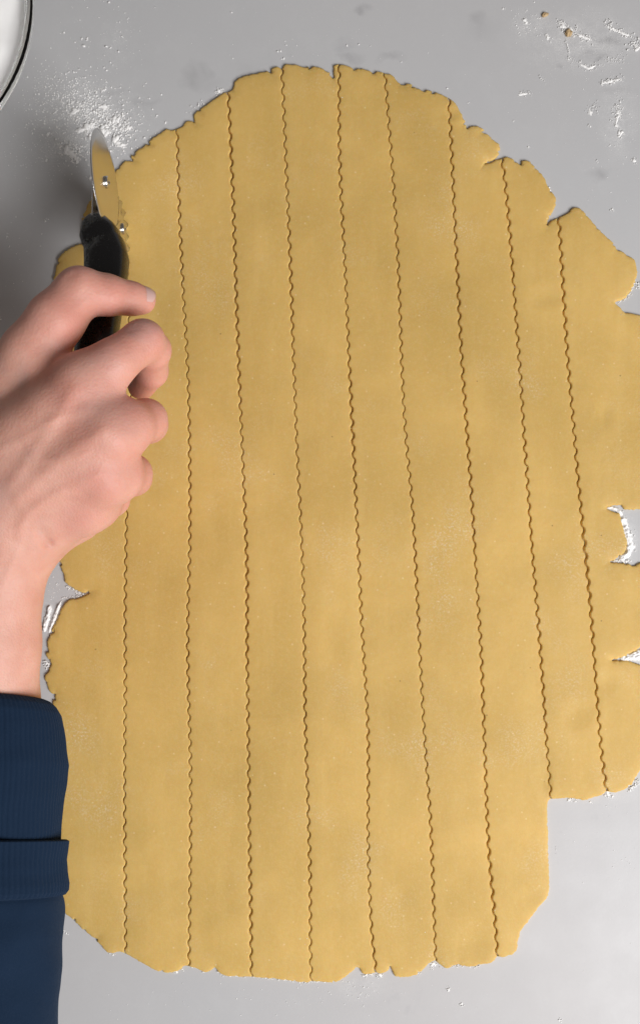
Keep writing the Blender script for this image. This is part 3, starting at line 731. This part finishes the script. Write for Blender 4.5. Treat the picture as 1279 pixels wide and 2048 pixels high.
axle(cs, -.0042-d_sm, .0006, .0014); axle(cf, -.0034, .0022, .0014)

# ------------------------------------------------------------------ the person's arm and hand (one continuous skin)
person = empty('person', tuple(P(-20, 1500, 0)))
tag(person, 'person in navy ribbed sweatshirt sleeve gripping the cutter, thumb across its handle', 'person')

def cone(X, a, b, ra, rb):
    a, b = np.array(a), np.array(b); ab = b-a; L2 = float(ab@ab)
    t = np.clip(((X-a)@ab)/L2, 0, 1)
    return np.linalg.norm(X-a-t[..., None]*ab, axis=-1)-(ra+(rb-ra)*t)
def smin(a, b, k):
    h = np.clip(.5+.5*(b-a)/k, 0, 1); return b+(a-b)*h-k*h*(1-h)
def ch(pts): return [(P(u, v, z), r*mm) for u, v, z, r in pts]
thumb = ch([(2,800,.090,15),(62,705,.097,13.5),(112,640,.099,12.8),(160,584,.096,11.2),(215,590,.091,9.2),(262,597,.085,7.6),(284,601,.082,6.6)])
index = ch([(165,770,.107,12),(226,726,.106,10.6),(286,682,.098,9.6),(304,700,.087,8.6),(302,742,.067,8.0),(283,772,.053,7.0)])
middle = ch([(220,868,.107,12.5),(258,852,.103,10.8),(292,840,.090,9.6),(297,848,.077,8.9),(275,858,.058,8.2),(225,862,.048,7.2)])
ring = ch([(208,950,.101,12),(238,948,.096,10.4),(264,948,.083,9.2),(267,955,.072,8.6),(245,965,.054,7.8),(205,962,.046,7)])
pinky = ch([(170,1012,.092,10.8),(200,1006,.085,9.2),(224,998,.073,8.2),(222,996,.066,7.8),(205,985,.048,7),(172,980,.042,6.2)])
wr = P(2, 1085, .083)
palm = [((-18,960,.090),15,(160,772,.105),12),((0,1000,.096),15,(215,868,.106),12.5),((18,1040,.094),14.5,(205,952,.100),12),
        ((40,1075,.086),14,(168,1013,.091),11),((30,1080,.076),16,(150,1030,.072),13),((-25,960,.084),17,(40,800,.088),16),
        ((20,1000,.080),18,(110,860,.086),17),((60,1000,.078),18,(120,930,.082),17),((20,900,.088),16,(110,800,.094),14),
        ((2,800,.090),14,(100,740,.098),9.0),
        ((162,772,.104),11,(215,866,.105),11.5),((215,866,.105),11.5,(205,950,.099),11),((205,950,.099),11,(168,1014,.090),10),
        ((60,880,.102),13,(190,830,.106),11),((70,960,.101),13,(195,910,.104),11),
        ((30,875,.099),15,(150,808,.106),12.5),((30,950,.100),15,(165,905,.107),12.5),((20,900,.100),15,(100,830,.106),13)]
fore = [(P(8,1050,.086),20*mm),(P(4,1100,.083),20.5*mm),(P(-14,1180,.081),22.0*mm),(P(-24,1290,.078),23.5*mm),(P(-36,1420,.075),26*mm),(P(-46,1600,.073),30*mm)]
fore2 = [(P(-50,1040,.086),19*mm),(P(-62,1110,.083),19*mm),(P(-72,1290,.078),22*mm),(P(-84,1420,.075),25*mm),(P(-90,1600,.073),29*mm)]

hstep = .00125
lo = np.array([-.215, -.155, .028]); hi = np.array([-.060, .135, .135])
dims = np.ceil((hi-lo)/hstep).astype(int)+1
ax = [lo[i]+hstep*np.arange(dims[i]) for i in range(3)]
X = np.stack(np.meshgrid(*ax, indexing='ij'), -1).astype(np.float32)
def chain_sdf(c, k):
    d = None
    for (a, ra), (b, rb) in zip(c[:-1], c[1:]):
        e = cone(X, a.astype(np.float32), b.astype(np.float32), ra, rb); d = e if d is None else smin(d, e, k)
    return d
pd = None
for a, ra, b, rb in palm:
    e = cone(X, P(*a).astype(np.float32), P(*b).astype(np.float32), ra*mm, rb*mm); pd = e if pd is None else smin(pd, e, .0075)
fd = smin(chain_sdf(fore, .004), chain_sdf(fore2, .004), .012)
pd = smin(pd, fd, .014)
D = None
for c, kf, kp in ((thumb, .003, .008), (index, .0028, .010), (middle, .0028, .009), (ring, .0028, .009), (pinky, .0028, .009)):
    e = smin(pd, chain_sdf(c, kf), kp)
    D = e if D is None else smin(D, e, .0012)
# knuckle bumps, tendon ridges and the crease at the wrist
def ball(u, v, z, r): return np.linalg.norm(X-P(u, v, z).astype(np.float32), axis=-1)-r*mm
for u, v, z, r in ((222,867,.1105,8.0),(166,769,.1100,8.0),(210,950,.1045,7.5),(170,1012,.0945,7.0)): D = smin(D, ball(u, v, z, r), .008)
def groove(pts, r, depth):
    global D
    for a, b in zip(pts[:-1], pts[1:]):
        g = cone(X, P(*a).astype(np.float32), P(*b).astype(np.float32), r*mm, r*mm)
        D = D+depth*mm*np.exp(-(np.maximum(g, 0)/(r*mm))**2)
groove([(82,1062,.106),(96,1084,.098),(112,1100,.085)], 1.2, .9)
groove([(40,1095,.108),(75,1118,.103),(104,1128,.088)], 1.4, .35)
for c in (index, middle, ring):       # skin folds over the middle knuckles
    p = c[2][0]; t = unit(c[2][0]-c[0][0]); s = unit(np.cross(t, [0, 0, 1.]))
    for o in (-.0030, 0, .0030):
        a = p+t*(o+.001)+np.array([0, 0, c[2][1]*.98])-s*.005; b = a+s*.010
        g = cone(X, a.astype(np.float32), b.astype(np.float32), .0006, .0006); D = D+.00045*np.exp(-(np.maximum(g, 0)/.0008)**2)

def ridge_top(pts, w, amp):
    # raised cord under the skin on the back of the hand (measured in plan, upper surface only)
    global D
    g = None
    for a, b in zip(pts[:-1], pts[1:]):
        a_, b_ = P(a[0], a[1], .112)[:2], P(b[0], b[1], .112)[:2]; ab = b_-a_
        t = np.clip(((X[..., :2]-a_)@ab)/(ab@ab), 0, 1); e = np.linalg.norm(X[..., :2]-a_-t[..., None]*ab, axis=-1)
        g = e if g is None else np.minimum(g, e)
    D = D-amp*np.exp(-(g/w)**2)*np.clip((X[..., 2]-.085)/.015, 0, 1)
for pts in ([(30,970),(110,860),(160,785)], [(40,1000),(140,915),(215,868)], [(50,1030),(140,980),(205,950)]): ridge_top(pts, .0028, .0007)
for pts in ([(10,900),(60,880),(105,850),(140,835),(190,820)], [(60,880),(90,920),(150,925),(190,905)], [(30,1060),(80,1010),(120,985),(160,990)], [(-10,1180),(25,1110),(45,1050)]): ridge_top(pts, .0013, .00045)
p = thumb[3][0]; tdir = unit(thumb[4][0]-thumb[2][0]); sdir = unit(np.cross(tdir, [0, 0, 1.]))
for o_, dp in ((-.0042, .0004), (-.0015, .0006), (.0012, .0006), (.0040, .0004)):
    a = p+tdir*o_+np.array([0, 0, thumb[3][1]*.97])-sdir*.0065; b = a+sdir*.013+tdir*.001
    D = D+dp*np.exp(-(np.maximum(cone(X, a.astype(np.float32), b.astype(np.float32), .0005, .0005), 0)/.0008)**2)

def surface_nets(D, lo, h):
    s = D < 0; nx, ny, nz = D.shape
    cs_ = [s[i:nx-1+i, j:ny-1+j, k:nz-1+k] for i in (0, 1) for j in (0, 1) for k in (0, 1)]
    cnt = sum(c.astype(np.int8) for c in cs_); mixed = (cnt > 0) & (cnt < 8)
    I = np.argwhere(mixed); idx = np.full(mixed.shape, -1, np.int64); idx[mixed] = np.arange(len(I))
    corner = np.array([(i, j, k) for i in (0, 1) for j in (0, 1) for k in (0, 1)])
    vals = np.stack([D[I[:, 0]+c[0], I[:, 1]+c[1], I[:, 2]+c[2]] for c in corner], 1)
    acc = np.zeros((len(I), 3)); w = np.zeros(len(I))
    for a in range(8):
        for b in range(a+1, 8):
            if np.abs(corner[a]-corner[b]).sum() != 1: continue
            va, vb = vals[:, a], vals[:, b]; m = (va < 0) != (vb < 0)
            t = np.where(m, va/np.where(m, va-vb, 1), 0)
            acc += np.where(m[:, None], corner[a]+t[:, None]*(corner[b]-corner[a]), 0); w += m
    V = lo+(I+acc/w[:, None])*h
    F = []
    for axis in range(3):
        o = [0, 1, 2]; o.remove(axis); a, b = o
        sl0 = [slice(None)]*3; sl1 = [slice(None)]*3; sl0[axis] = slice(0, -1); sl1[axis] = slice(1, None)
        s0, s1 = s[tuple(sl0)], s[tuple(sl1)]
        E = np.argwhere(s0 != s1); ok = (E[:, a] > 0) & (E[:, b] > 0) & (E[:, a] < D.shape[a]-1) & (E[:, b] < D.shape[b]-1); E = E[ok]
        inside = s0[tuple(E.T)]
        def cell(da, db): q = E.copy(); q[:, a] -= da; q[:, b] -= db; return idx[tuple(q.T)]
        q = np.stack([cell(1, 1), cell(0, 1), cell(0, 0), cell(1, 0)], 1)
        flip = inside if axis != 1 else ~inside
        q = np.where(flip[:, None], q, q[:, ::-1]); F.append(q)
    return V, np.concatenate(F)
V, F = surface_nets(D, lo, hstep)
# relax
nb = np.zeros_like(V); ct2 = np.zeros(len(V))
E = np.concatenate([F[:, [0, 1]], F[:, [1, 2]], F[:, [2, 3]], F[:, [3, 0]]])
for _ in range(2):
    nb[:] = 0; ct2[:] = 0
    np.add.at(nb, E[:, 0], V[E[:, 1]]); np.add.at(nb, E[:, 1], V[E[:, 0]]); np.add.at(ct2, E[:, 0], 1); np.add.at(ct2, E[:, 1], 1)
    V = V*.5+.5*nb/ct2[:, None]
hand = put(mesh_obj('arm_and_hand', V, F, M['skin']), person)
# skin is pinker over knuckles and fingertips
red = np.zeros(len(V))
spots = [(thumb[-1][0], .010, .9), (thumb[3][0], .012, .35), (index[2][0], .014, .55), (index[4][0], .012, .8), (index[5][0], .012, .9), (middle[2][0], .013, .55), (ring[2][0], .012, .55), (pinky[2][0], .010, .5),
         (P(166,769,.115), .015, .55), (P(222,867,.116), .015, .5), (P(210,950,.110), .014, .5), (P(170,1012,.10), .012, .4)]
for p, r, w in spots: red = np.maximum(red, w*np.exp(-(np.linalg.norm(V-p, axis=1)/r)**2))
for c in (thumb[2:], index, middle, ring, pinky):          # whole fingers are ruddier than the wrist
    for (a, ra), (b, rb) in zip(c[:-1], c[1:]):
        ab = b-a; tt = np.clip(((V-a)@ab)/(ab@ab), 0, 1); dd = np.linalg.norm(V-a-tt[:, None]*ab, axis=1)-ra
        red = np.maximum(red, .42*np.clip(1-dd/.012, 0, 1))
red = red*(.75+.5*np.array([noise.noise(Vector(p*70)) for p in V]))
at = hand.data.attributes.new('redness', 'FLOAT', 'POINT'); at.data.foreach_set('value', red.astype(np.float32))
# thumbnail: a curved patch over the end of the thumb
tip = thumb[-1][0]; td = unit(thumb[-1][0]-thumb[-3][0]); nup = unit(np.array([.05, .62, .78])-td*np.dot(td, [.05, .62, .78])); ns = np.cross(td, nup)
V, F = [], []
na, nl = 13, 11
for j in range(nl):
    for i in range(na):
        a = (i/(na-1)-.5)*math.radians(112); l = (j/(nl-1))
        edge = 1-abs(2*i/(na-1)-1)**3
        along = -.0062+.0112*l*(.80+.20*edge)
        rr = (.00745-.0007*l)
        q = math.sqrt(max(0, 1-max(0, along/.0085)**2))*rr
        V.append(tip+td*along+(nup*math.cos(a)+ns*math.sin(a))*q)
for j in range(nl-1):
    for i in range(na-1): F.append((j*na+i, j*na+i+1, (j+1)*na+i+1, (j+1)*na+i))
nail = put(mesh_obj('thumbnail', V, F, M['nail']), person)
so = nail.modifiers.new('thick', 'SOLIDIFY'); so.thickness = .0005

# ------------------------------------------------------------------ sleeve with ribbed cuff
def tube(prof, nrib, rib, seed, n=560, zf=.80, fold=.0020):
    """prof: (v, right edge u, z centre). Elliptical rings whose right edge follows the photographed outline."""
    Vv, Ff = [], []
    rows = []
    pv = np.array([p[0] for p in prof], float); pu = np.array([p[1] for p in prof], float); pz = np.array([p[2] for p in prof], float)
    for r_ in np.linspace(0, len(prof)-1, (len(prof)-1)*6+1):
        rows.append((np.interp(r_, range(len(prof)), pv), np.interp(r_, range(len(prof)), pu), np.interp(r_, range(len(prof)), pz)))
    for v, u, z in rows:
        cu = -55 - (v-1400)*.035
        c = P(cu, v, z); e = P(u, v, z); R = e[0]-c[0]
        for k in range(n):
            t = 2*math.pi*k/n
            f = fold*noise.noise(Vector((math.cos(t)*1.4+seed, math.sin(t)*1.4, v*.011)))+.0005*noise.noise(Vector((math.cos(t)*5, math.sin(t)*5+seed, v*.03)))
            q = R+f*(.4+.6*abs(math.sin(t)))+(rib*(abs(math.sin(nrib*t/2+.6*noise.noise(Vector((v*.006, seed, 0)))))**.6-.6) if rib else 0)
            Vv.append((c[0]+q*math.cos(t), c[1]+.32*q*zf*math.sin(t), c[2]+q*zf*math.sin(t)))
    m = len(rows)
    for i in range(m-1):
        for k in range(n): Ff.append((i*n+k, i*n+(k+1) % n, (i+1)*n+(k+1) % n, (i+1)*n+k))
    return Vv, Ff
V, F = tube([(1452,60,.076),(1415,66,.076),(1402,76,.0755),(1399,88,.0755),(1403,98,.0755),(1412,108,.0755),(1428,117,.0755),(1455,124,.075),(1490,129,.075),(1530,134,.0745),(1570,129,.074),(1610,124,.074),(1650,121,.0735),(1690,119,.073)], 104, .00055, 1.0)
cuff = put(mesh_obj('cuff', V, F, M['knit']), person)
V, F = tube([(1700,112,.073),(1684,119,.073),(1679,128,.073),(1682,134,.073),(1695,133,.073),(1720,130,.073),(1745,132,.0725),(1768,136,.0725),(1782,135,.0725),(1790,129,.0725),(1793,118,.0725)], 104, .0007, 4.0)
put(mesh_obj('cuff_fold', V, F, M['knit']), cuff)
V, F = tube([(1770,112,.0725),(1790,117,.0725),(1800,119,.0725),(1830,121,.072),(1870,123,.072),(1910,119,.0715),(1960,115,.071),(2010,114,.071),(2060,113,.0705),(2150,116,.070),(2260,120,.069),(2360,122,.068)], 0, 0, 9.0, n=240, fold=.0045)
put(mesh_obj('sleeve', V, F, M['knit']), person)
